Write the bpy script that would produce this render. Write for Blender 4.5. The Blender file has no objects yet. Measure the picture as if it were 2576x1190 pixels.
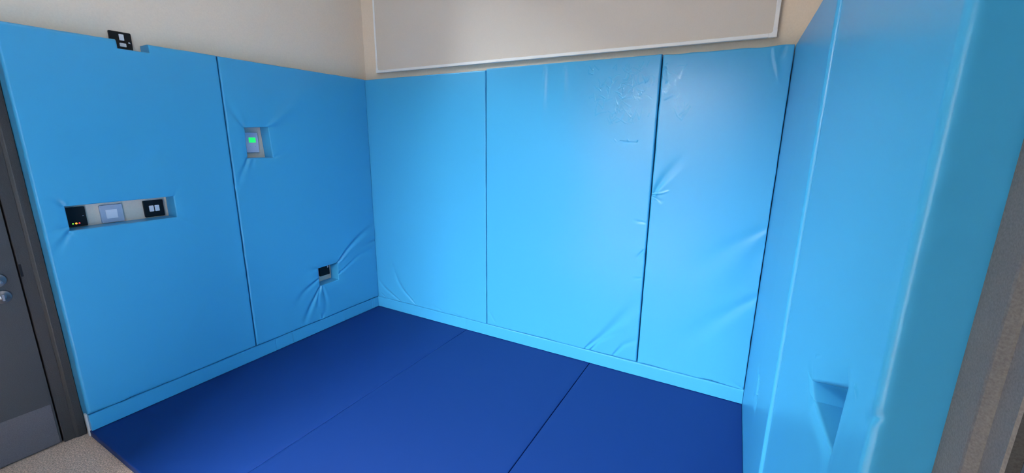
import bpy, math, random
import numpy as np
from mathutils import Matrix, Vector

S = bpy.context.scene
COL = S.collection

# ------------------------------------------------------------------ camera, world, light, exposure
cam_d = bpy.data.cameras.new('camera')
cam = bpy.data.objects.new('camera', cam_d)
COL.objects.link(cam)
right = Vector((0.87301715, 0.48758145, 0.01026556))
up = Vector((-0.11831513, 0.19132945, 0.97436881))
fwd = Vector((-0.47312005, 0.85185525, -0.22472216))
m = Matrix((right, up, -fwd)).transposed().to_4x4()
m.translation = Vector((2.43429, -2.22924, 1.30096))
cam.matrix_world = m
cam_d.sensor_fit = 'HORIZONTAL'
cam_d.sensor_width = 36.0
cam_d.lens = 1059.12 / 2576 * 36.0
cam_d.clip_start = 0.01
S.camera = cam

world = bpy.data.worlds.new('world')
S.world = world
world.use_nodes = True
world.node_tree.nodes['Background'].inputs[0].default_value = (0.62, 0.78, 1.0, 1)
world.node_tree.nodes['Background'].inputs[1].default_value = 1.0

def area(name, loc, target, sx, sy, power, color):
    d = bpy.data.lights.new(name, 'AREA')
    d.shape = 'RECTANGLE'; d.size = sx; d.size_y = sy
    d.energy = power; d.color = color
    o = bpy.data.objects.new(name, d); COL.objects.link(o)
    o.location = loc
    o.rotation_euler = (Vector(target) - Vector(loc)).to_track_quat('-Z', 'Y').to_euler()
    return o

WIN = (0.92, 1.87, 0.95, 2.20)        # window opening in the wall behind the camera: x0, x1, z0, z1
FY = -4.40                            # inner face of that wall
SHADE_BLOCK = (2.06, -2.54)                   # unseen block added to shade the right pad end: its left x, front y
SHADE_BLOCK_L = (0.88, -2.75)                  # unseen block added to shade the left wall: its right x, front y
SKYC = (0.92, 0.97, 1.0)
area('sky_through_front_window', (1.40, FY - 2.20, 3.85), (1.40, 0.0, 2.85), 5.0, 3.0, 10300, SKYC)
HW = (-1.64, -0.92, 2.34, 2.84)       # high-level window in the left wall, above the pads: y0, y1, z0, z1
area('sky_through_high_window', (-1.50, -1.10, 4.75), (1.2, -1.10, 2.9), 4.5, 2.4, 3300, SKYC)
area('added_fill_uplight', (1.4, -1.35, 2.55), (1.4, -1.35, 2.95), 0.9, 0.5, 12, (1.0, 0.91, 0.80))  # added fill, no known fitting: brightens the upper walls off the ceiling
area('ceiling_downlight', (1.25, -3.40, 2.93), (1.25, -3.40, 0), 0.34, 0.34, 8, (1.0, 0.93, 0.82))

S.view_settings.view_transform = 'Standard'
S.view_settings.look = 'None'
S.view_settings.exposure = 0.0
S.view_settings.gamma = 1.0
S.view_settings.use_curve_mapping = False

# ------------------------------------------------------------------ materials
def mat(name, color, rough=0.5, metal=0.0, spec=0.5, bump=None, var=None, emit=None, coat=0.0):
    mt = bpy.data.materials.new(name); mt.use_nodes = True
    nt = mt.node_tree; n = nt.nodes; l = nt.links
    b = n['Principled BSDF']
    b.inputs['Base Color'].default_value = (*color, 1)
    b.inputs['Roughness'].default_value = rough
    b.inputs['Metallic'].default_value = metal
    b.inputs['Specular IOR Level'].default_value = spec
    b.inputs['Coat Weight'].default_value = coat
    if emit:
        b.inputs['Emission Color'].default_value = (*emit[0], 1)
        b.inputs['Emission Strength'].default_value = emit[1]
    tc = n.new('ShaderNodeTexCoord')
    if var:                                   # (scale, amount): fine mottling of the colour itself
        t = n.new('ShaderNodeTexNoise'); t.inputs['Scale'].default_value = var[0]; t.inputs['Detail'].default_value = 4
        l.new(tc.outputs['Object'], t.inputs['Vector'])
        mx = n.new('ShaderNodeMix'); mx.data_type = 'RGBA'
        mx.inputs[6].default_value = (*[c * (1 - var[1]) for c in color], 1)
        mx.inputs[7].default_value = (*[min(1, c * (1 + var[1])) for c in color], 1)
        rp = n.new('ShaderNodeMapRange'); rp.inputs[1].default_value = 0.3; rp.inputs[2].default_value = 0.7
        l.new(t.outputs['Fac'], rp.inputs[0]); l.new(rp.outputs[0], mx.inputs[0])
        l.new(mx.outputs[2], b.inputs['Base Color'])
    if bump:                                  # (scale, strength, distance)
        t = n.new('ShaderNodeTexNoise'); t.inputs['Scale'].default_value = bump[0]; t.inputs['Detail'].default_value = 3
        l.new(tc.outputs['Object'], t.inputs['Vector'])
        bp = n.new('ShaderNodeBump'); bp.inputs['Strength'].default_value = bump[1]; bp.inputs['Distance'].default_value = bump[2]
        l.new(t.outputs['Fac'], bp.inputs['Height']); l.new(bp.outputs['Normal'], b.inputs['Normal'])
    return mt

M = dict(
    vinyl=mat('light_blue_vinyl', (0.050, 0.355, 0.650), 0.30, spec=0.36, bump=(900, 0.12, 0.0004)),
    mat_blue=mat('dark_blue_mat_vinyl', (0.0040, 0.031, 0.170), 0.55, spec=0.22, bump=(1200, 0.2, 0.0004)),
    paint=mat('cream_wall_paint', (0.80, 0.70, 0.585), 0.75, spec=0.25, bump=(350, 0.12, 0.001), var=(160, 0.03)),
    white_paint=mat('white_paint', (0.75, 0.74, 0.71), 0.6),
    blue_bounce=mat('pale_blue_bounce', (0.42, 0.58, 0.80), 0.7),  # invented colour for the unseen block, turns its bounced light bluer
    board=mat('board_surface', (0.63, 0.585, 0.53), 0.5, spec=0.5, var=(300, 0.02)),
    alu=mat('pale_aluminium_frame', (0.86, 0.88, 0.89), 0.42, metal=0.1),
    cap=mat('pale_plastic_corner', (0.90, 0.92, 0.94), 0.4),
    frame_lit=mat('frame_paint_lit', (0.105, 0.102, 0.100), 0.42, bump=(260, 0.35, 0.0012), var=(420, 0.25)),  # lighter copy of the frame paint, grazing light put into the colour
    frame=mat('dark_grey_frame_paint', (0.040, 0.039, 0.040), 0.42, bump=(260, 0.35, 0.0012), var=(420, 0.25)),
    leaf=mat('grey_door_laminate', (0.050, 0.054, 0.060), 0.5, bump=(400, 0.25, 0.0008), var=(500, 0.25)),
    steel=mat('brushed_steel', (0.34, 0.35, 0.38), 0.42, metal=0.85, var=(300, 0.08)),
    kick=mat('brushed_kick_plate', (0.14, 0.138, 0.155), 0.50, metal=0.35, var=(450, 0.18)),
    dark=mat('black_gap', (0.004, 0.004, 0.005), 0.8),
    black=mat('black_plastic', (0.008, 0.008, 0.010), 0.4, spec=0.25),
    white=mat('white_plastic', (0.86, 0.88, 0.95), 0.35),
    silver=mat('satin_silver_plate', (0.42, 0.50, 0.63), 0.45, metal=0.1),
    thermo=mat('pale_thermostat_plastic', (0.66, 0.71, 0.92), 0.4),
    lcd=mat('green_lit_display', (0.02, 0.45, 0.12), 0.3, emit=((0.02, 0.95, 0.16), 0.85)),
    lcd_mark=mat('display_digit', (0.0, 0.35, 0.10), 0.4, emit=((0.0, 0.60, 0.12), 0.6)),
    led_g=mat('green_led', (0.2, 0.8, 0.05), 0.3, emit=((0.30, 1.0, 0.08), 1.0)),
    led_o=mat('orange_led', (0.9, 0.4, 0.05), 0.3, emit=((1.0, 0.42, 0.03), 1.3)),
    led_r=mat('red_led', (0.9, 0.05, 0.05), 0.3, emit=((1.0, 0.06, 0.09), 1.0)),
    carpet=mat('beige_carpet', (0.68, 0.52, 0.42), 0.95, spec=0.1, bump=(210, 1.0, 0.006), var=(190, 0.45)),
    ceil=mat('ceiling_paint', (0.75, 0.74, 0.71), 0.8),
)

nt = M['vinyl'].node_tree                     # creases in the vinyl are smoother than the grained cover
at = nt.nodes.new('ShaderNodeAttribute'); at.attribute_name = 'gloss'
mr = nt.nodes.new('ShaderNodeMapRange'); mr.inputs[3].default_value = 0.30; mr.inputs[4].default_value = 0.14
nt.links.new(at.outputs['Fac'], mr.inputs[0]); nt.links.new(mr.outputs[0], nt.nodes['Principled BSDF'].inputs['Roughness'])

# ------------------------------------------------------------------ wall-local frames: (u, z, d) -> world; d is depth INTO the wall
SK = 0.028
def wl(u, z, d): return (-d, u, z)                        # left wall, u = world y
def wb(u, z, d): return (u, d, z)                         # back wall, u = world x
def wr(u, z, d): return (2.5436 - SK * u + d, u, z)       # right wall, u = world y

def mk(name, verts, faces, material, parent=None, smooth=False):
    me = bpy.data.meshes.new(name)
    me.from_pydata([tuple(map(float, v)) for v in verts], [], [tuple(int(i) for i in f) for f in faces])
    me.validate(); me.materials.append(material)
    if smooth:
        me.polygons.foreach_set('use_smooth', [True] * len(me.polygons))
    o = bpy.data.objects.new(name, me); COL.objects.link(o)
    if parent is not None: o.parent = parent
    fixn(me)
    return o

def fixn(me):
    import bmesh
    bm = bmesh.new(); bm.from_mesh(me)
    bmesh.ops.recalc_face_normals(bm, faces=bm.faces)
    bm.to_mesh(me); bm.free()

def tag(o, label, cat, group=None):
    o['label'] = label; o['category'] = cat
    if group: o['group'] = group
    return o

def empty(name, loc):
    o = bpy.data.objects.new(name, None); COL.objects.link(o)
    o.location = loc; o.empty_display_size = 0.05
    return o

class G:
    """collects shapes given in a wall frame (or world when f is None)"""
    def __init__(s, f=None): s.v = []; s.f = []; s.m = f or (lambda a, b, c: (a, b, c))
    def box(s, a0, a1, b0, b1, c0, c1):
        k = len(s.v)
        for a in (a0, a1):
            for b in (b0, b1):
                for c in (c0, c1): s.v.append(s.m(a, b, c))
        for q in ((0, 1, 3, 2), (4, 6, 7, 5), (0, 4, 5, 1), (2, 3, 7, 6), (0, 2, 6, 4), (1, 5, 7, 3)):
            s.f.append(tuple(k + i for i in q))
        return s
    def plate(s, a0, a1, b0, b1, dback, dfront, r=0.004, ch=0.001, n=5):
        """rounded rectangle slab with a small chamfer at the front; front has the smaller depth"""
        def ring(ins, d):
            rr = max(r - ins, 0.0002); out = []
            for (cx, cy, t0) in ((a1 - ins - rr, b1 - ins - rr, 0), (a0 + ins + rr, b1 - ins - rr, 90), (a0 + ins + rr, b0 + ins + rr, 180), (a1 - ins - rr, b0 + ins + rr, 270)):
                for i in range(n + 1):
                    t = math.radians(t0 + 90 * i / n)
                    out.append(s.m(cx + rr * math.cos(t), cy + rr * math.sin(t), d))
            return out
        rings = [ring(0, dback), ring(0, dfront + ch), ring(ch, dfront)]
        k = len(s.v); N = len(rings[0])
        for R_ in rings: s.v += R_
        for j in range(2):
            for i in range(N):
                a = k + j * N + i; b = k + j * N + (i + 1) % N
                s.f.append((a, b, b + N, a + N))
        s.f.append(tuple(k + i for i in range(N))); s.f.append(tuple(k + 2 * N + i for i in range(N)))
        return s
    def lathe(s, ca, cb, prof, n=40):
        """discs about the wall normal: prof = [(radius, depth)...] closed at both ends"""
        k = len(s.v)
        for r, d in prof:
            for i in range(n):
                t = 2 * math.pi * i / n
                s.v.append(s.m(ca + r * math.cos(t), cb + r * math.sin(t), d))
        for j in range(len(prof) - 1):
            for i in range(n):
                a = k + j * n + i; b = k + j * n + (i + 1) % n
                s.f.append((a, b, b + n, a + n))
        s.f.append(tuple(k + i for i in range(n))); s.f.append(tuple(k + (len(prof) - 1) * n + i for i in range(n)))
        return s
    def tube(s, p0, p1, r, n=16):
        p0 = Vector(p0); p1 = Vector(p1); ax = (p1 - p0).normalized()
        x = ax.orthogonal().normalized(); y = ax.cross(x); k = len(s.v); L = (p1 - p0).length
        rings = [(0, r * .6), (r * .25, r * .92), (r * .5, r), (L - r * .5, r), (L - r * .25, r * .92), (L, r * .6)]
        for t, rr in rings:
            for i in range(n):
                a = 2 * math.pi * i / n
                s.v.append(tuple(p0 + ax * t + (x * math.cos(a) + y * math.sin(a)) * rr))
        for j in range(len(rings) - 1):
            for i in range(n):
                a = k + j * n + i; b = k + j * n + (i + 1) % n
                s.f.append((a, b, b + n, a + n))
        s.f.append(tuple(k + i for i in range(n))); s.f.append(tuple(k + (len(rings) - 1) * n + i for i in range(n)))
        return s
    def prism(s, pts, d0, d1):
        k = len(s.v); n = len(pts)
        for d in (d0, d1):
            for a, b in pts: s.v.append(s.m(a, b, d))
        for i in range(n):
            j = (i + 1) % n; s.f.append((k + i, k + j, k + n + j, k + n + i))
        s.f.append(tuple(k + i for i in range(n))); s.f.append(tuple(k + n + i for i in range(n)))
        return s
    def build(s, name, material, parent=None, smooth=False):
        return mk(name, s.v, s.f, material, parent, smooth)

# ------------------------------------------------------------------ the room
T = 0.085                      # pads stand this far off the plaster
CARP = -0.032
CEIL = 2.95
def struct(o): o['kind'] = 'structure'; return o

DL = (-1.702, -2.640)          # left door frame, outer edges (y)
DR = (-1.6500, -2.400)          # right door frame
g = G(wl)
g.box(0.30, HW[1], CARP, CEIL, T, T + .12).box(HW[1], HW[0], CARP, HW[2], T, T + .12).box(HW[1], HW[0], HW[3], CEIL, T, T + .12).box(HW[0], DL[0], CARP, CEIL, T, T + .12).box(DL[0], DL[1], 2.10, CEIL, T, T + .12).box(DL[1], FY - .1, CARP, CEIL, T, T + .12)
struct(g.build('wall_left', M['paint']))
g = G(wb); g.box(-T - .12, 2.80, CARP, CEIL, T, T + .12)
struct(g.build('wall_back', M['paint']))
g = G(wr)
g.box(0.085, DR[0], CARP, CEIL, T, T + .12).box(DR[0], DR[1], 2.10, CEIL, T, T + .12).box(DR[1], SHADE_BLOCK[1] + .002, CARP, CEIL, T, T + .12)
struct(g.build('wall_right', M['paint']))
g = G()
g.box(-T - .12, WIN[0], FY - .12, FY, CARP, CEIL).box(WIN[1], SHADE_BLOCK[0] + .01, FY - .12, FY, CARP, CEIL)
g.box(-T - .001, SHADE_BLOCK_L[0], FY, SHADE_BLOCK_L[1], CARP, CEIL)  # added block in front of the wall, keeps window light off the left pads
g.box(WIN[0], WIN[1], FY - .12, FY, CARP, WIN[2]).box(WIN[0], WIN[1], FY - .12, FY, WIN[3], CEIL)
struct(g.build('wall_front', M['paint']))
g = G(); g.box(SHADE_BLOCK[0], 2.95, FY - .12, SHADE_BLOCK[1], CARP, CEIL)  # added unseen block, keeps window light off the right pad end
struct(g.build('shade_block_right', M['blue_bounce']))
g = G(); g.box(-T - .12, 2.95, FY - .12, .3, CARP - .1, CARP)
struct(g.build('floor', M['carpet']))
g = G(); g.box(-T - .12, 2.95, FY - .12, .3, CEIL, CEIL + .1)
struct(g.build('ceiling', M['ceil']))
g = G()
for a0, a1, c0, c1 in ((WIN[0], WIN[0] + .05, WIN[2], WIN[3]), (WIN[1] - .05, WIN[1], WIN[2], WIN[3]), (WIN[0], WIN[1], WIN[2], WIN[2] + .05), (WIN[0], WIN[1], WIN[3] - .05, WIN[3])):
    g.box(a0, a1, FY - .09, FY - .04, c0, c1)
struct(g.build('window_1', M['white_paint']))

g = G(wl)
for b0, b1, c0, c1 in ((HW[0], HW[0] + .04, HW[2], HW[3]), (HW[1] - .04, HW[1], HW[2], HW[3]), (HW[0], HW[1], HW[2], HW[2] + .04), (HW[0], HW[1], HW[3] - .04, HW[3])):
    g.box(b0, b1, c0, c1, T + .05, T + .10)
struct(g.build('window_2', M['white_paint']))

# ------------------------------------------------------------------ padded panels
CREASES = {
 'L1': [
  ([(-1.6275, 0.9127), (-1.6557, 0.8709), (-1.6977, 0.813)], 0.0052, 0.0196, -0.0082),
  ([(-1.6309, 0.9065), (-1.6188, 0.8769)], 0.0039, 0.0112, -0.0035),
  ([(-1.6288, 1.013), (-1.6713, 1.0667)], 0.0052, 0.0168, -0.0047),
  ([(-1.2491, 0.9094), (-1.1099, 0.8178)], 0.0039, 0.0280, -0.0023),
  ([(-1.2457, 1.0133), (-1.166, 1.1316)], 0.0039, 0.0280, -0.0018),
  ([(-1.4285, 1.2675), (-1.3826, 1.2062)], 0.0390, 0.0420, -0.0047),
  ([(-1.2748, 1.2306), (-1.3948, 1.1271)], 0.0260, 0.0420, -0.0030),
  ([(-1.6346, 0.9274), (-1.6992, 0.9193)], 0.0039, 0.0112, -0.0035),
  ([(-1.2895, 0.3264), (-1.2197, 0.4329)], 0.0156, 0.0280, -0.0018),
  ([(-1.0076, 0.5247), (-1.0996, 0.46)], 0.0052, 0.0280, -0.0018),
 ],
 'L2': [
  ([(-0.8667, 1.3489), (-0.9083, 1.4116), (-0.9696, 1.5269)], 0.0060, 0.0288, -0.0072),
  ([(-0.8686, 1.1843), (-0.9052, 1.1165), (-0.9476, 1.0328)], 0.0060, 0.0180, -0.0101),
  ([(-0.7353, 1.3548), (-0.6157, 1.4495), (-0.3812, 1.6436)], 0.0075, 0.0810, 0.0058),
  ([(-0.7253, 1.1843), (-0.5352, 1.2462)], 0.0045, 0.0360, -0.0029),
  ([(-0.8359, 1.1833), (-0.8609, 1.1249)], 0.0045, 0.0144, -0.0043),
  ([(-0.9538, 1.0333), (-0.9354, 1.0141)], 0.0090, 0.0180, -0.0072),
  ([(-0.3499, 0.448), (-0.2836, 0.5075), (-0.1632, 0.5908), (0.0184, 0.6728)], 0.0060, 0.0252, -0.0130),
  ([(-0.3483, 0.3631), (-0.2691, 0.4067), (-0.1564, 0.4629), (0.0067, 0.4815)], 0.0060, 0.0216, -0.0058),
  ([(-0.3434, 0.3793), (-0.2949, 0.3897)], 0.0045, 0.0108, -0.0058),
  ([(0.0074, 0.538), (-0.1525, 0.5075)], 0.0090, 0.0216, -0.0043),
  ([(-0.5048, 0.4487), (-0.6944, 0.434)], 0.0060, 0.0540, -0.0029),
  ([(-0.5029, 0.3221), (-0.5772, 0.2194), (-0.6512, 0.1033)], 0.0060, 0.0198, -0.0145),
  ([(-0.4973, 0.3175), (-0.5249, 0.2582), (-0.5366, 0.1766)], 0.0045, 0.0144, -0.0087),
  ([(-0.4856, 0.3111), (-0.4662, 0.1952), (-0.4901, 0.0866)], 0.0060, 0.0216, -0.0058),
  ([(-0.5096, 0.3748), (-0.6244, 0.3186), (-0.6982, 0.2346)], 0.0060, 0.0252, -0.0072),
  ([(-0.5082, 0.0935), (-0.4978, 0.1335)], 0.0060, 0.0144, -0.0058),
 ],
 'B1': [
  ([(0.381, 0.0901), (0.2378, 0.2046), (0.1207, 0.4434)], 0.0048, 0.0260, -0.0067),
  ([(0.2377, 0.0797), (0.062, 0.1721), (-0.0204, 0.2619)], 0.0048, 0.0156, -0.0067),
  ([(0.0808, 0.0872), (0.0235, 0.1189)], 0.0036, 0.0078, -0.0054),
  ([(0.6206, 0.0973), (0.5305, 0.1274)], 0.0048, 0.0130, -0.0027),
  ([(0.7956, 0.0874), (0.6741, 0.0967)], 0.0036, 0.0130, -0.0027),
 ],
 'B2': [
  ([(1.0756, 0.1102), (1.0195, 0.1918)], 0.0036, 0.0104, -0.0040),
  ([(1.4433, 0.0906), (1.4574, 0.1613)], 0.0036, 0.0130, -0.0040),
  ([(1.6949, 0.079), (1.8357, 0.2343), (2.013, 0.4871)], 0.0048, 0.0390, -0.0081),
  ([(1.7298, 0.0754), (1.7927, 0.1661), (1.9254, 0.2609)], 0.0048, 0.0182, -0.0054),
  ([(1.8687, 0.0828), (1.9273, 0.1685), (2.0155, 0.235)], 0.0048, 0.0208, -0.0054),
  ([(1.3942, 1.6819), (1.3882, 1.5621), (1.3791, 1.37)], 0.0072, 0.0234, 0.0040),
  ([(1.5109, 1.6822), (1.5055, 1.4746)], 0.0060, 0.0260, 0.0027),
  ([(1.5696, 1.6782), (1.5756, 1.6442)], 0.0048, 0.0130, 0.0027),
  ([(1.8319, 1.2981), (1.8775, 1.2927), (1.9259, 1.2913)], 0.0030, 0.0052, -0.0030),
  ([(1.8, 1.3079), (1.8157, 1.2919)], 0.0024, 0.0039, 0.0014),
  ([(1.8684, 1.3065), (1.8795, 1.2927)], 0.0024, 0.0039, 0.0021),
  ([(1.9211, 1.3031), (1.914, 1.2911)], 0.0024, 0.0039, 0.0021),
  ([(1.9939, 0.8844), (1.9238, 0.8857)], 0.0036, 0.0104, -0.0034),
  ([(1.9977, 0.7345), (1.9597, 0.685)], 0.0036, 0.0104, -0.0040),
  ([(1.9973, 0.5794), (1.9473, 0.5662)], 0.0036, 0.0104, -0.0027),
 ],
 'B3': [
  ([(2.0144, 1.0277), (2.0514, 1.0989), (2.1394, 1.2258)], 0.006, 0.03, -0.0053),
  ([(2.0137, 1.0359), (2.0564, 1.0409), (2.099, 1.0579)], 0.003, 0.006, 0.0045),
  ([(2.0149, 1.0216), (2.072, 0.9954)], 0.003, 0.012, -0.0045),
  ([(2.5498, 0.924), (2.4333, 0.8437), (2.1688, 0.6092)], 0.016, 0.065, -0.0036),
  ([(2.5475, 0.8676), (2.4879, 0.6645), (2.3745, 0.4344)], 0.016, 0.065, -0.0026),
  ([(2.5444, 0.5827), (2.4396, 0.4913), (2.1274, 0.1689)], 0.016, 0.065, -0.0042),
  ([(2.463, 1.697), (2.4755, 1.6453), (2.5035, 1.5634)], 0.004, 0.009, 0.0036),
  ([(2.5052, 1.6933), (2.493, 1.644)], 0.006, 0.012, -0.0050),
  ([(2.5357, 0.0873), (2.4729, 0.1192)], 0.004, 0.012, -0.0045),
  ([(2.0227, 1.6438), (2.0409, 1.5617)], 0.004, 0.006, 0.0012),
  ([(2.0356, 1.4979), (2.0843, 1.5235)], 0.004, 0.006, 0.0009),
 ],
 'RA': [
  ([(-0.8966, 1.4154), (-0.9863, 1.3273)], 0.01, 0.01, -0.001),
 ],
 'RB': [
  ([(-1.3474, 0.8761), (-1.362, 0.9337), (-1.3589, 0.977)], 0.010, 0.012, 0.0005),
  ([(-1.3401, 0.9877), (-1.3778, 0.9893)], 0.002, 0.003, -0.0012),
  ([(-1.6596, 0.9985), (-1.6228, 0.9693)], 0.004, 0.007, -0.004),
  ([(-1.5587, 0.9713), (-1.578, 0.9677)], 0.002, 0.006, 0.002),
 ],
}

def lines(a, b, step, border, edges=(), fine=()):
    pts = list(np.arange(a, b, step)) + [b]
    for lo, hi, st in fine: pts += list(np.arange(lo, hi, st))
    keep = [a, b]
    off = [0.0006, 0.0016, 0.003, 0.005, 0.0075, 0.0105, 0.014]
    keep += [a + o for o in off] + [b - o for o in off]
    for e, sgn in edges:
        keep += [e] + [e + sgn * o for o in (0.0004, 0.0012, 0.0024, 0.004, 0.007)]
    keep = sorted(set(round(k, 5) for k in keep if a - 1e-6 <= k <= b + 1e-6))
    k2 = np.array(keep)
    hard = set([round(a, 5), round(b, 5)] + [round(e, 5) for e, _ in edges])
    pts = [p for p in pts if np.abs(k2 - p).min() > 0.0009]
    allp = sorted(keep + pts)
    out = [allp[0]]
    for p in allp[1:]:
        if p - out[-1] < 0.00035:
            if round(p, 5) in hard: out[-1] = p
            continue
        if p - out[-1] < 0.0009 and round(p, 5) not in hard and p not in keep: continue
        out.append(p)
    return np.array(out)

def round_off(d, r):
    d = np.clip(d, 0, r)
    return -(r - np.sqrt(np.maximum(r * r - (r - d) ** 2, 0)))

def crease(U, Z, H, pts, w0, w1, amp, side=1, lobes=0.45, gloss=None):
    P = np.array(pts); pad = 3.2 * max(w0, w1)
    lo = P.min(0) - pad; hi = P.max(0) + pad
    msk = (U > lo[0]) & (U < hi[0]) & (Z > lo[1]) & (Z < hi[1])
    if not msk.any(): return
    u = U[msk]; z = Z[msk]
    # smooth polyline
    if len(P) > 2:
        t = np.linspace(0, len(P) - 1, 14)
        q = np.stack([np.interp(t, range(len(P)), P[:, i]) for i in (0, 1)], 1)
        q[1:-1] = (q[:-2] + q[1:-1] * 2 + q[2:]) / 4
        P = q
    seg = P[1:] - P[:-1]; L = np.hypot(seg[:, 0], seg[:, 1]); cum = np.concatenate([[0], np.cumsum(L)])
    best = np.full(u.shape, 9.0); s = np.zeros(u.shape); sd = np.zeros(u.shape)
    for i in range(len(seg)):
        du = u - P[i, 0]; dz = z - P[i, 1]
        t = np.clip((du * seg[i, 0] + dz * seg[i, 1]) / max(L[i] ** 2, 1e-12), 0, 1)
        du -= t * seg[i, 0]; dz -= t * seg[i, 1]; d = np.hypot(du, dz)
        cr = np.sign(seg[i, 0] * dz - seg[i, 1] * du)
        b = d < best
        best = np.where(b, d, best); s = np.where(b, (cum[i] + t * L[i]) / cum[-1], s); sd = np.where(b, cr, sd)
    w = w0 + (w1 - w0) * s
    a = amp * (1 - s) ** 0.8 * np.minimum(1, .55 + s * 6)
    x = best * sd / w
    prof = np.exp(-x * x) - lobes * 0.5 * np.exp(-((x - 1.9 * side) / 1.1) ** 2) - lobes * 0.2 * np.exp(-((x + 2.0 * side) / 1.2) ** 2)
    H[msk] += a * prof
    if gloss is not None: gloss[msk] = np.maximum(gloss[msk], np.exp(-x * x * .6) * np.clip(1.3 - s, 0, 1))

GL = [None]
def pad(name, key, f, u0, u1, z0, z1, label, holes=(), notch=None, r=0.010, step=0.006, seed=0, noise=0.0012, wav=0.001,
        fine_u=(), fine_z=(), extra=None, slant=0.0, bulge=0.0, lean=None, thick=None, r0=None, r1=None):
    rng = np.random.RandomState(seed)
    th = (thick or T) - 0.0015
    hs = [h[0] for h in holes]
    eu = []; ez = []
    for h in hs: eu += [(h[0], -1), (h[1], 1)]; ez += [(h[2], -1), (h[3], 1)]
    if notch: eu += [(notch[0], -1), (notch[1], 1)]; ez += [(notch[2], -1)]
    us = lines(u0, u1, step, r, eu, fine_u); zs = lines(z0, z1, step, r, ez, fine_z)
    U, Z = np.meshgrid(us, zs, indexing='ij')
    H = np.zeros_like(U)
    # borders
    H += round_off(U - u0, r0 or r) + round_off(u1 - U, r1 or r) + round_off(np.minimum(Z - z0, z1 - Z), r)
    rh = 0.005
    def rect_d(a0, a1, b0, b1):
        du = np.maximum(np.maximum(a0 - U, U - a1), 0); dz = np.maximum(np.maximum(b0 - Z, Z - b1), 0)
        return np.hypot(du, dz)
    for h in hs:
        d = rect_d(*h); H += round_off(d, rh) - 0.004 * np.exp(-(d / .02) ** 2)
    if notch:
        d = rect_d(notch[0], notch[1], notch[2], z1 + .2); H += round_off(d, .006)
    H = np.maximum(H, -th * .3)
    # soft unevenness of the foam
    dB = np.minimum(np.minimum(U - u0, u1 - U), np.minimum(Z - z0, z1 - Z))
    inner = np.clip(dB / 0.05, 0, 1)
    nz = np.zeros_like(U)
    for i in range(14):
        k = rng.uniform(3, 16); a = rng.uniform(0, 2 * math.pi); ph = rng.uniform(0, 6.28)
        nz += np.sin(k * (U * math.cos(a) + Z * math.sin(a)) + ph) / k * 5
    H += noise * nz / 3 * inner
    H += bulge * np.clip(dB / .25, 0, 1) ** .5
    for i, c in enumerate(CREASES.get(key, ())):
        crease(U, Z, H, *c, side=1 if i % 2 else -1)
    gl = np.zeros_like(U); GL[0] = gl
    if extra: extra(U, Z, H, rng)
    # in-plane waviness of the seams
    A = U.copy(); B = Z.copy()
    def wave(t, s_):
        o = np.zeros_like(t); q = np.random.RandomState(seed * 7 + s_)
        for i in range(9):
            k = q.uniform(8, 60); o += np.sin(k * t + q.uniform(0, 6.28)) / (1 + k / 25)
        return o / 3
    fo = lambda d: np.exp(-(d / 0.02) ** 2)
    A += -wav * (1 + wave(Z, 1)) / 2 * fo(u1 - U) + wav * (1 + wave(Z, 2)) / 2 * fo(U - u0)
    B += wav * 2.5 * wave(U, 3) * fo(Z - z0) + wav * wave(U, 4) * fo(z1 - Z)
    for hh in holes:
        h, q = hh[:2]; fall = hh[2] if len(hh) > 2 else .025
        if q is None: continue
        a0, a1, b0, b1 = h
        s = np.clip((U - a0) / (a1 - a0), 0, 1); t = np.clip((Z - b0) / (b1 - b0), 0, 1)
        (p00, p10, p11, p01) = [np.array(x) for x in q]       # (a0,b0) (a1,b0) (a1,b1) (a0,b1)
        w = np.exp(-(rect_d(*h) / fall) ** 2)
        for D, X, i, e0, e1 in ((A, U, 0, a0, a1), (B, Z, 1, b0, b1)):
            tgt = (1 - s) * (1 - t) * p00[i] + s * (1 - t) * p10[i] + s * t * p11[i] + (1 - s) * t * p01[i]
            cur = np.clip(X, e0, e1)
            D += (tgt - cur) * w
    D = -H
    if lean is not None: D = D + lean(A, B)
    nu, nz_ = U.shape
    idx = np.arange(nu * nz_).reshape(nu, nz_)
    cu = (us[1:] + us[:-1]) / 2; cz = (zs[1:] + zs[:-1]) / 2
    CU, CZ = np.meshgrid(cu, cz, indexing='ij')
    ok = np.ones(CU.shape, bool)
    for a0, a1, b0, b1 in hs: ok &= ~((CU > a0) & (CU < a1) & (CZ > b0) & (CZ < b1))
    if notch: ok &= ~((CU > notch[0]) & (CU < notch[1]) & (CZ > notch[2]))
    quads = np.stack([idx[:-1, :-1], idx[1:, :-1], idx[1:, 1:], idx[:-1, 1:]], -1)[ok]
    e = np.concatenate([quads[:, [i, (i + 1) % 4]] for i in range(4)])
    key_ = e[:, 0].astype(np.int64) * (nu * nz_) + e[:, 1]
    rev = e[:, 1].astype(np.int64) * (nu * nz_) + e[:, 0]
    be = e[~np.isin(key_, rev)]
    bv = np.unique(be); bpos = {int(v): i for i, v in enumerate(bv)}
    fa, fb, fd = A.ravel(), B.ravel(), D.ravel()
    verts = [np.stack([fa, fb, fd], 1)]
    n0 = nu * nz_; nb = len(bv)
    base = fd[bv]
    for k in (0.06, 0.45, 0.82, 1.0):
        dd = base + (th - base) * k
        aa = fa[bv].copy()
        if slant: aa = np.where(np.abs(U.ravel()[bv] - u0) < 1e-6, aa - slant * min(1, k / .8), aa)
        # vinyl pulled slightly back along the edges of a pad
        verts.append(np.stack([aa, fb[bv], dd], 1))
    V = np.concatenate(verts)
    bi = np.array([[bpos[int(a)], bpos[int(b)]] for a, b in be])
    walls = []
    prev = be
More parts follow.
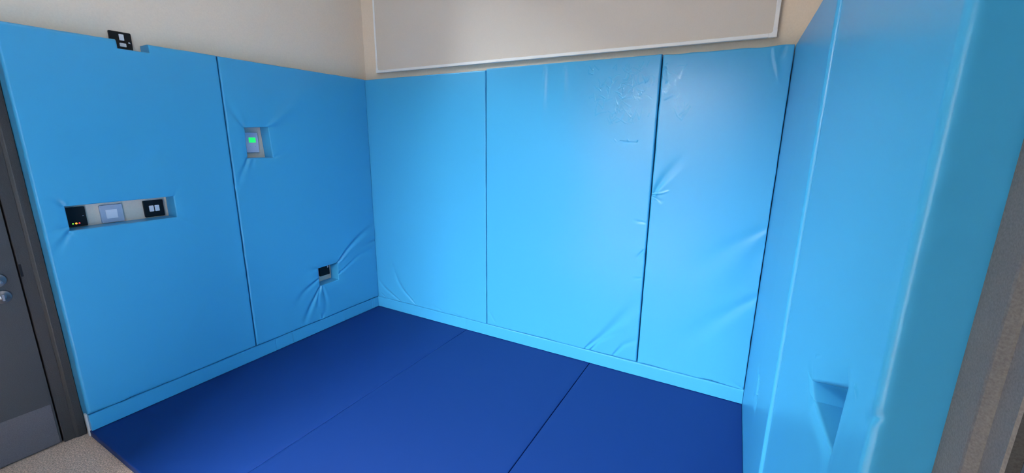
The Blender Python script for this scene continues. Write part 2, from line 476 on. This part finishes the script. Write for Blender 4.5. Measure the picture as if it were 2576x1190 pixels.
    for k in range(4):
        cur = bi + n0 + k * nb
        walls.append(np.stack([prev[:, 1], prev[:, 0], cur[:, 0], cur[:, 1]], 1))
        prev = cur
    F = np.concatenate([quads] + walls)
    used = np.unique(F); remap = np.zeros(len(V), np.int64); remap[used] = np.arange(len(used))
    V = V[used]; F = remap[F]
    glv = np.concatenate([gl.ravel(), np.zeros(len(remap) - gl.size)])[used].astype(np.float32)
    W3 = np.stack([np.broadcast_to(c, V[:, 0].shape) for c in f(V[:, 0], V[:, 1], V[:, 2])], 1).astype(np.float32)
    me = bpy.data.meshes.new(name)
    me.vertices.add(len(W3)); me.vertices.foreach_set('co', W3.ravel())
    me.loops.add(F.size); me.loops.foreach_set('vertex_index', F.ravel().astype(np.int32))
    me.polygons.add(len(F))
    me.polygons.foreach_set('loop_start', np.arange(0, F.size, 4, dtype=np.int32))
    me.polygons.foreach_set('use_smooth', np.ones(len(F), bool))
    me.update(calc_edges=True)
    me.attributes.new('gloss', 'FLOAT', 'POINT').data.foreach_set('value', glv)
    me.materials.append(M['vinyl'])
    # outward normals: front quads must face the room
    n = me.polygons[0].normal; c = np.array(f(0., 0., 0.)) - np.array(f(0., 0., 1.))
    if n.x * c[0] + n.y * c[1] + n.z * c[2] < 0: me.flip_normals()
    o = bpy.data.objects.new(name, me); COL.objects.link(o)
    tag(o, label, 'wall pad', 'light blue vinyl wall pads')
    return o

KB = 0.083      # top of the padded skirting
HT = 1.700      # top of the pads

pad('padded_panel', 'L1', wl, -1.706, -0.9597, KB + .003, HT + .002, 'light blue vinyl pad beside the left door, with a long switch slot and top notch',
    holes=[((-1.628, -1.248, 0.911, 1.013), None)], notch=(-1.358, -1.245, 1.666), r=.011, seed=1, bulge=0.002,
    fine_u=[(-1.70, -1.58, .003)], fine_z=[(.80, 1.08, .003)])
pad('padded_panel', 'L2', wl, -0.9563, -0.0008, KB + .003, HT, 'light blue vinyl pad left of the corner, with thermostat hole and puckered socket hole',
    holes=[((-0.868, -0.730, 1.184, 1.351), ((-0.869, 1.184), (-0.725, 1.184), (-0.735, 1.355), (-0.867, 1.349))),
           ((-0.505, -0.350, 0.323, 0.448), ((-0.503, 0.322), (-0.352, 0.325), (-0.350, 0.449), (-0.505, 0.446)))],
    seed=2, bulge=0.001, step=.005, r=.008, r1=.003, fine_u=[(-.72, -.02, .003)], fine_z=[(.09, .68, .003)])
pad('padded_panel', 'B1', wb, -0.0300, 1.0048, KB, HT - .002, 'plain light blue vinyl pad at the left end of the back wall', seed=3, r=.006, r0=.003,
    fine_u=[(.01, .45, .003)], fine_z=[(.09, .4, .003)], wav=.0012)

GL = [None]           # where the vinyl is creased it is also polished smoother
def crinkles(u0, u1, z0, z1, n, amp, seed, ln=(.02, .05)):
    def fn(U, Z, H, rng):
        r = random.Random(seed)
        for i in range(n):
            cu = r.uniform(u0, u1); cz = r.uniform(z0, z1)
            for k in range(r.choice((1, 2, 2))):
                a = r.choice((60, 48, 125, 110, 75, 20, 150)) + r.uniform(-14, 14); L = r.uniform(*ln)
                a = math.radians(a); b = a + r.uniform(-.5, .5)
                p = [(cu, cz), (cu + L * .5 * math.cos(a), cz + L * .5 * math.sin(a)), (cu + L * .5 * (math.cos(a) + math.cos(b)), cz + L * .5 * (math.sin(a) + math.sin(b)))]
                if max(q[0] for q in p) > (u1 + .004) or max(q[1] for q in p) > z1 + .008: continue
                crease(U, Z, H, p, .0026, .0018, amp * r.uniform(.5, 1.1) * r.choice((1, 1, -.6)), lobes=0.2, gloss=GL[0])
    return fn
def ex2(U, Z, H, rng):
    crinkles(1.64, 1.985, 1.50, 1.675, 70, .0007, 5)(U, Z, H, rng)
    crinkles(1.66, 1.985, 1.38, 1.52, 30, .00035, 6, (.03, .08))(U, Z, H, rng)
def ex3(U, Z, H, rng):
    crinkles(2.018, 2.06, 1.52, 1.66, 10, .0007, 8, (.01, .03))(U, Z, H, rng)
    crinkles(2.03, 2.16, 1.40, 1.66, 12, .0003, 9, (.03, .08))(U, Z, H, rng)
    crinkles(2.018, 2.045, 1.02, 1.045, 5, .0008, 10, (.01, .025))(U, Z, H, rng)
pad('padded_panel', 'B2', wb, 1.0080, 2.0060, KB, HT + .006, 'light blue vinyl pad in the middle of the back wall, crinkled near its top right', seed=4,
    r=.007, extra=ex2, fine_u=[(1.62, 2.0, .00135)], fine_z=[(1.48, 1.69, .00135), (1.27, 1.48, .0025), (.09, .3, .003)], wav=.0012)
pad('padded_panel', 'B3', wb, 2.0098, 2.5416, KB, HT + .002, 'narrow light blue vinyl pad at the right end of the back wall', seed=5,
    r=.007, r1=.004, extra=ex3, fine_u=[(2.01, 2.2, .0025)], fine_z=[(.95, 1.15, .0025), (1.4, 1.69, .0025)], wav=.003)
pad('padded_panel', 'RA', wr, -0.9330, 0.030, -0.029, HT + .004, 'light blue vinyl pad on the right wall nearest the corner, reaching down to the mat', seed=6, r=.008, r1=.005, r0=.009,
    holes=[((-.560, -.470, .335, .425), None)], noise=.0006, lean=lambda a, b: -.0035 * np.clip((-a - .55) / .35, 0, 1))
pad('padded_panel', 'RB', wr, -1.6480, -0.9385, -0.029, HT + .004, 'light blue vinyl pad beside the right door frame, with a wedge-shaped opening', seed=7, r=.012,
    holes=[((-1.515, -1.330, .838, .945), ((-1.508, .840), (-1.352, .836), (-1.308, .853), (-1.522, .960)), .13)], noise=.0006, thick=.066,
    fine_u=[(-1.645, -1.3, .003)], fine_z=[(.80, 1.05, .003)], lean=lambda a, b: .004 + 0 * a)
rb = bpy.data.objects['padded_panel.006']
g = G(wr); g.box(-1.56, -1.28, .80, 1.0, .065, .070); g.build('opening_backing', M['vinyl'], rb)

# ------------------------------------------------------------------ padded skirting
def skirt(f, u0, u1, d, label, marks=(), liner=None):
    n = max(2, int((u1 - u0) / .01)); us = sorted(set([round(x, 4) for x in np.linspace(u0, u1, n)] + [round(m_ + o, 4) for m_ in marks for o in (-.004, -.002, 0, .002, .004)] + [round(u0 + .0015, 4), round(u1 - .0015, 4)]))
    us = [u for u in us if u0 - 1e-6 <= u <= u1 + 1e-6]
    prof = [(0.001, T - .003), (0.001, d + .002), (0.003, d), (.02, d - .0003), (.05, d - .0003), (.074, d), (.078, d + .001), (.0805, d + .004), (.0815, d + .01), (.0815, T - .003)]
    V = []; F = []
    for u in us:
        dv = sum(.0016 * math.exp(-((u - m_) / .0022) ** 2) for m_ in marks)
        if u <= u0 + 1e-4 or u >= u1 - 1e-4: dv += .0008
        dv += .0004 * math.sin(u * 9) + .0002 * math.sin(u * 41)
        for z, dd in prof: V.append(f(u, z, dd + dv if 0 < prof.index((z, dd)) < 9 else dd))
    k = len(prof)
    for i in range(len(us) - 1):
        for j in range(k - 1): F.append((i * k + j, i * k + j + 1, (i + 1) * k + j + 1, (i + 1) * k + j))
        F.append((i * k + k - 1, i * k, (i + 1) * k, (i + 1) * k + k - 1))
    F.append(tuple(range(k))); F.append(tuple((len(us) - 1) * k + j for j in range(k)))
    o = mk('padded_skirting', V, F, M['vinyl'])
    tag(o, label, 'skirting', 'light blue padded skirting strips')
    return o
s1 = skirt(wl, -1.703, -.7280, .008, 'light blue padded skirting strip on the left wall, the end beside the door', (-.84,))
skirt(wl, -.7272, -.3282, .008, 'light blue padded skirting strip on the left wall between its two seams, under the socket hole')
skirt(wl, -.3274, -.0005, .008, 'short light blue padded skirting strip on the left wall, in the room corner', (-.066, -.042, -.05))
skirt(wb, -.030, .8368, .0005, 'light blue padded skirting strip along the back wall, left of its seam')
skirt(wb, .8374, 2.5425, .0005, 'long light blue padded skirting strip along the back wall, right of its seam')
g = G(wl); g.box(-1.7095, -1.7035, CARP + .001, .081, .030, .046)
e_ = g.build('end_strip', M['white_paint'], s1); e_['label'] = 'white painted end strip'

# ------------------------------------------------------------------ floor mats
def floor_mat(x0, x1, y0, label, seed):
    r = .004
    def xe(y): return x1 if x1 < 2.4 else 2.5436 - SK * y - .0006
    nx = 40; ny = 60
    ys = [y0, y0 + .0006, y0 + .002, y0 + r] + list(np.linspace(y0 + .03, -.01, ny)) + [.02, .0245, .027, .028]
    V = []; F = []
    offs = [0, .0006, .002, r]
    for y in ys:
        X1 = xe(y)
        xs = [x0 + o for o in offs] + list(np.linspace(x0 + .03, X1 - .03, nx)) + [X1 - o for o in reversed(offs)]
        for x in xs:
            d = min(x - x0, X1 - x); e = min(y - y0, .028 - y)
            h = 0
            for q in (d, e):
                q = max(0, min(r, q)); h -= r - math.sqrt(max(0, r * r - (r - q) ** 2))
            h = max(h, -r)
            z = -.0006 + h + .0005 * math.sin(x * 7 + seed) * math.sin(y * 5 + 2 * seed)
            V.append((x, y, z))
    W = nx + 8; N = len(ys)
    for i in range(N - 1):
        for j in range(W - 1): F.append((i * W + j, i * W + j + 1, (i + 1) * W + j + 1, (i + 1) * W + j))
    ring = [j for j in range(W)] + [i * W + W - 1 for i in range(1, N)] + [(N - 1) * W + j for j in range(W - 2, -1, -1)] + [i * W for i in range(N - 2, 0, -1)]
    k = len(V)
    for q in ring: V.append((V[q][0], V[q][1], CARP + .0005))
    n = len(ring)
    for i in range(n):
        j = (i + 1) % n; F.append((ring[i], ring[j], k + j, k + i))
    F.append(tuple(k + i for i in range(n)))
    o = mk('floor_mat', V, F, M['mat_blue'], smooth=True)
    tag(o, label, 'floor mat', 'dark blue floor mats')
floor_mat(-.030, .8368, -1.706, 'dark blue floor mat along the left wall, its front edge meeting the carpet', 1)
floor_mat(.8378, 1.7335, -1.706, 'dark blue floor mat in the middle, between the two mat seams', 2)
floor_mat(1.7365, 2.54, -1.706, 'dark blue floor mat on the right, against the right wall', 3)

# ------------------------------------------------------------------ whiteboard on the back wall
x0, x1, z0, z1 = .054, 2.470, 1.7475, 2.560
wbd = empty('whiteboard', (x0, .06, z0)); tag(wbd, 'large wall-hung whiteboard in a thin pale frame, above the pads of the back wall', 'whiteboard')
def put(o, root):            # parent without moving
    o.parent = root; o.matrix_parent_inverse = Matrix.Translation(root.location).inverted(); return o
fw = .017
g = G(wb); g.box(x0 + .012, x1 - .012, z0 + .012, z1 - .012, .0615, T - .006); put(g.build('writing_surface', M['board']), wbd)
for bx in ((x0 + .03, x1 - .03, z0, z0 + fw), (x0 + .03, x1 - .03, z1 - fw, z1)):
    g = G(wb); g.plate(*bx, T - .012, .056, .003, .002); put(g.build('frame_rail', M['alu'], smooth=False), wbd)
for bx in ((x0, x0 + fw * .75, z0 + .03, z1 - .03), (x1 - fw, x1, z0 + .03, z1 - .03)):
    g = G(wb); g.plate(*bx, T - .012, .056, .003, .002); put(g.build('frame_rail', M['alu'], smooth=False), wbd)
for cx, cz, sx, sz in ((x0, z0, 1, 1), (x1, z0, -1, 1), (x0, z1, 1, -1), (x1, z1, -1, -1)):
    g = G(wb); g.prism([(cx, cz), (cx + sx * .031, cz), (cx + sx * .031, cz + sz * fw), (cx + sx * (fw + .006), cz + sz * fw), (cx + sx * fw, cz + sz * (fw + .006)), (cx + sx * fw, cz + sz * .031), (cx, cz + sz * .031)], .055, T - .012)
    put(g.build('corner_cap', M['cap']), wbd)
for cx in (.4, 1.26, 2.1):
    g = G(wb); g.box(cx, cx + .05, z0 + .1, z1 - .1, T - .006, T - .0005)
    put(g.build('wall_batten', M['white_paint']), wbd)

# ------------------------------------------------------------------ switches and sockets on the left wall
PB, PF = T - .001, T - .010
def device(name, u, z, label, cat, w=.078, h=.078, m_='black', part='face_plate', r=.004):
    root = empty(name, wl(u, z, T)); tag(root, label, cat)
    def add(gg, nm, mm, lab=None, parent=None, smooth=False):
        o = gg.build(nm, M[mm]); put(o, root)
        if lab: o['label'] = lab
        if parent is not None:
            o.parent = parent; o.matrix_parent_inverse = Matrix.Translation(root.location).inverted()
        return o
    g = G(wl); g.plate(u - w / 2, u + w / 2, z - h / 2, z + h / 2, PB, PF, r, .0012)
    add(g, part, m_)
    return add
def R_(u, z, w, h, d0=PF, d1=None, r=.002):
    g = G(wl); g.plate(u - w / 2, u + w / 2, z - h / 2, z + h / 2, d0, d1 if d1 is not None else PF - .0025, min(r, w / 2.1, h / 2.1), .0006); return g
def screw(add, u, z, mm='black'):
    g = G(wl); g.lathe(u, z, [(.0030, PF), (.0028, PF - .0006), (.0022, PF - .0008)], 16); add(g, 'screw', mm)

# fused spur in the notch at the pad top
u, z = -1.3145, 1.708
add = device('fused_switch', u, z, 'black fused switch plate with white rocker, standing in the notch above the left pad', 'switch', .078, .080)
add(R_(u + .003, z + .0175, .0170, .0260), 'rocker', 'white')
add(R_(u + .004, z - .0140, .0230, .0150), 'fuse_carrier', 'white')
g = G(wl); g.prism([(u + .024, z - .003), (u + .033, z - .0045), (u + .0275, z + .003)], PF, PF - .001); add(g, 'neon_indicator', 'white')
screw(add, u - .030, z); 

# black panel with status lights
u, z = -1.5905, .9560
add = device('indicator_panel', u, z, 'black panel with green, orange and red lights at the left end of the slot', 'control panel', .080, .084)
for k, (du, mm, w_) in enumerate(((-.0070, 'led_g', .0055), (.0035, 'led_o', .0080), (.0135, 'led_r', .0060))):
    g = G(wl); g.lathe(u + du, z - .0280, [(w_ * .5, PF), (w_ * .48, PF - .001), (w_ * .25, PF - .0018)], 20)
    add(g, 'indicator_light', mm, ('green light', 'orange light', 'red light')[k])
g = G(wl); g.prism([(u + .027, z + .001), (u + .032, z + .002), (u + .032, z + .0035), (u + .028, z + .003)], PF, PF - .0004); add(g, 'mark', 'thermo')

# silver plate with a white square centre
u, z = -1.4635, .9540
add = device('blank_module_plate', u, z, 'silver grey wall plate with a square white centre, middle of the slot', 'wall plate', .080, .080, 'silver')
add(R_(u - .0015, z - .0015, .0400, .0400, r=.001), 'centre_module', 'white')

# double rocker switch
u, z = -1.3050, .9555
add = device('light_switch', u, z, 'black light switch with two white rockers at the right end of the slot', 'switch', .079, .079)
for du in (-.0112, .0112): add(R_(u + du, z + .001, .0180, .0290, PF, PF - .003, .003), 'rocker', 'white')
screw(add, u, z + .031); screw(add, u, z - .031)

# thermostat
u, z = -.7945, 1.2675
add = device('thermostat', u, z, 'pale wall thermostat with a lit green display inside the upper hole', 'thermostat', .072, .112, 'thermo', 'housing', .003)
add(R_(u + .0012, z + .0145, .0375, .0280, r=.003), 'display', 'lcd', 'lit green display')
g = G(wl)
zz = z + .0145
for du, dz, w_, h_ in ((-.0060, .0030, .0024, .0012), (-.0055, -.0035, .0030, .0012), (.0040, .0030, .0022, .0012), (.0045, -.0030, .0030, .0014), (-.0010, 0, .0012, .0012)):   # faint characters too small to read
    g.box(u + .0012 + du - w_ / 2, u + .0012 + du + w_ / 2, zz + dz - h_ / 2, zz + dz + h_ / 2, PF - .0024, PF - .0027)
add(g, 'display_marks', 'lcd_mark')
for du, rr in ((-.0115, .0014), (.0165, .0021)):
    g = G(wl); g.lathe(u + du, z - .0210, [(rr, PF), (rr * .9, PF - .0008), (rr * .4, PF - .0010)], 18); add(g, 'button', 'silver')

# single socket
u, z = -.4045, .3990
add = device('power_socket', u, z, 'black single power socket with a white rocker inside the lower hole', 'socket', .079, .079)
add(R_(u + .0255, z + .0200, .0100, .0170, PF, PF - .003), 'rocker', 'white')
g = G(wl); g.box(u - .0035, u + .0035, z + .0075, z + .0165, PF - .0004, PF + .0002); add(g, 'earth_hole', 'dark')
for du in (-.011, .011):
    g = G(wl); g.box(u + du - .0045, u + du + .0045, z - .012, z - .007, PF - .0004, PF + .0002); add(g, 'pin_hole', 'dark')
screw(add, u - .030, z)
g = G(wl); g.lathe(u + .0255, z + .008, [(.0014, PF), (.0012, PF - .0005)], 10); add(g, 'indicator_mark', 'white')

# ------------------------------------------------------------------ doors and frames
def door_frame(f, ya, yb, face, step_y, gap_y, name, leafd):
    """ya = edge near the pads, yb = far edge"""
    dp = T + .10; top = 2.10
    def jamb(y0, s):
        # profile in (along wall, depth): outer flat, rounded shoulder, lower flat, then return into the rebate
        st = abs(step_y - ya); gp = abs(gap_y - ya)
        pr = [(0, dp), (0, face + .002), (.002, face), (st - .010, face), (st - .007, face + .0008), (st, face + .006), (st + .001, face + .008), (gp - .002, face + .009), (gp, face + .011), (gp, dp)]
        V = []; F = []
        zz = [CARP + .0005, top]
        for z in zz:
            for a, d in pr: V.append(f(y0 + s * a, z, d))
        k = len(pr)
        for i in range(k):
            j = (i + 1) % k; F.append((i, j, k + j, k + i))
        F.append(tuple(range(k))); F.append(tuple(k + i for i in range(k)))
        return V, F
    V, F = jamb(ya, -1)
    V2, F2 = jamb(yb, 1)
    k = len(V); V += V2; F += [tuple(i + k for i in q) for q in F2]
    gp = abs(gap_y - ya)
    g = G(f); g.v = V; g.f = F
    g.box(ya - gp, yb + gp, top - gp, top, face + .004, dp)
    return struct(g.build(name, M['frame' if name == 'door_1' else 'frame_lit']))

def leaf(f, y0, y1, d, label_name, parent):
    z0, z1 = CARP + .006, 2.01
    g = G(f); g.plate(y1, y0, z0, z1, d + .044, d, .0015, .001, 2)
    o = g.build(label_name, M['leaf']); o.parent = parent; return o

# left door
FL = T - .015
fr = door_frame(wl, DL[0] - .0045, DL[1], FL, -1.7425, -1.7790, 'door_1', 0)
lf = leaf(wl, -1.7840, -2.555, FL + .012, 'door_leaf', fr)
g = G(wl); g.box(-1.779, -1.784, CARP + .001, 2.02, FL + .030, FL + .05); g.build('door_gap', M['dark'], fr)
g = G(wl); g.plate(-2.54, -1.7905, CARP + .010, .165, FL + .012, FL + .0105, .002, .0008, 2); o = g.build('kick_plate', M['kick'], lf); o['label'] = 'brushed metal kick plate'
LU = -1.8440
dl = FL + .012
g = G(wl); g.lathe(LU, .742, [(.0262, dl), (.0262, dl - .006), (.0245, dl - .0085), (.0100, dl - .009), (.0095, dl - .050), (.007, dl - .052)], 40)
rose = g.build('handle_rose', M['steel'], lf, True)
g = G(); g.tube((-dl + .045, LU + .006, .742), (-dl + .045, LU - .125, .742), .0095); g.build('lever', M['steel'], rose, True)
g = G(wl); g.lathe(LU + .003, .674, [(.0262, dl), (.0262, dl - .005), (.0240, dl - .008), (.0130, dl - .0105), (.0125, dl - .013), (.002, dl - .0135)], 40)
tt = g.build('thumb_turn', M['steel'], lf, True)
g = G(wl); g.plate(LU + .003 - .004, LU + .003 + .004, .660, .688, dl - .012, dl - .024, .003, .001); g.build('turn_bar', M['steel'], tt)
g = G(wl); g.plate(-1.7787, -1.7715, .740, .792, FL + .012, FL + .0082, .001, .0003); g.build('strike_plate', M['black'], fr)

# right door (the photographer's doorway side)
FR = .0615
fr2 = door_frame(wr, DR[0] - .0005, DR[1], FR, -1.707, -1.736, 'door_2', 0)
leaf(wr, -1.7510, -2.320, FR + .012, 'door_leaf', fr2)
g = G(wr); g.box(-1.736, -1.7510, CARP + .001, 2.02, FR + .020, FR + .05); g.build('door_gap', M['dark'], fr2)
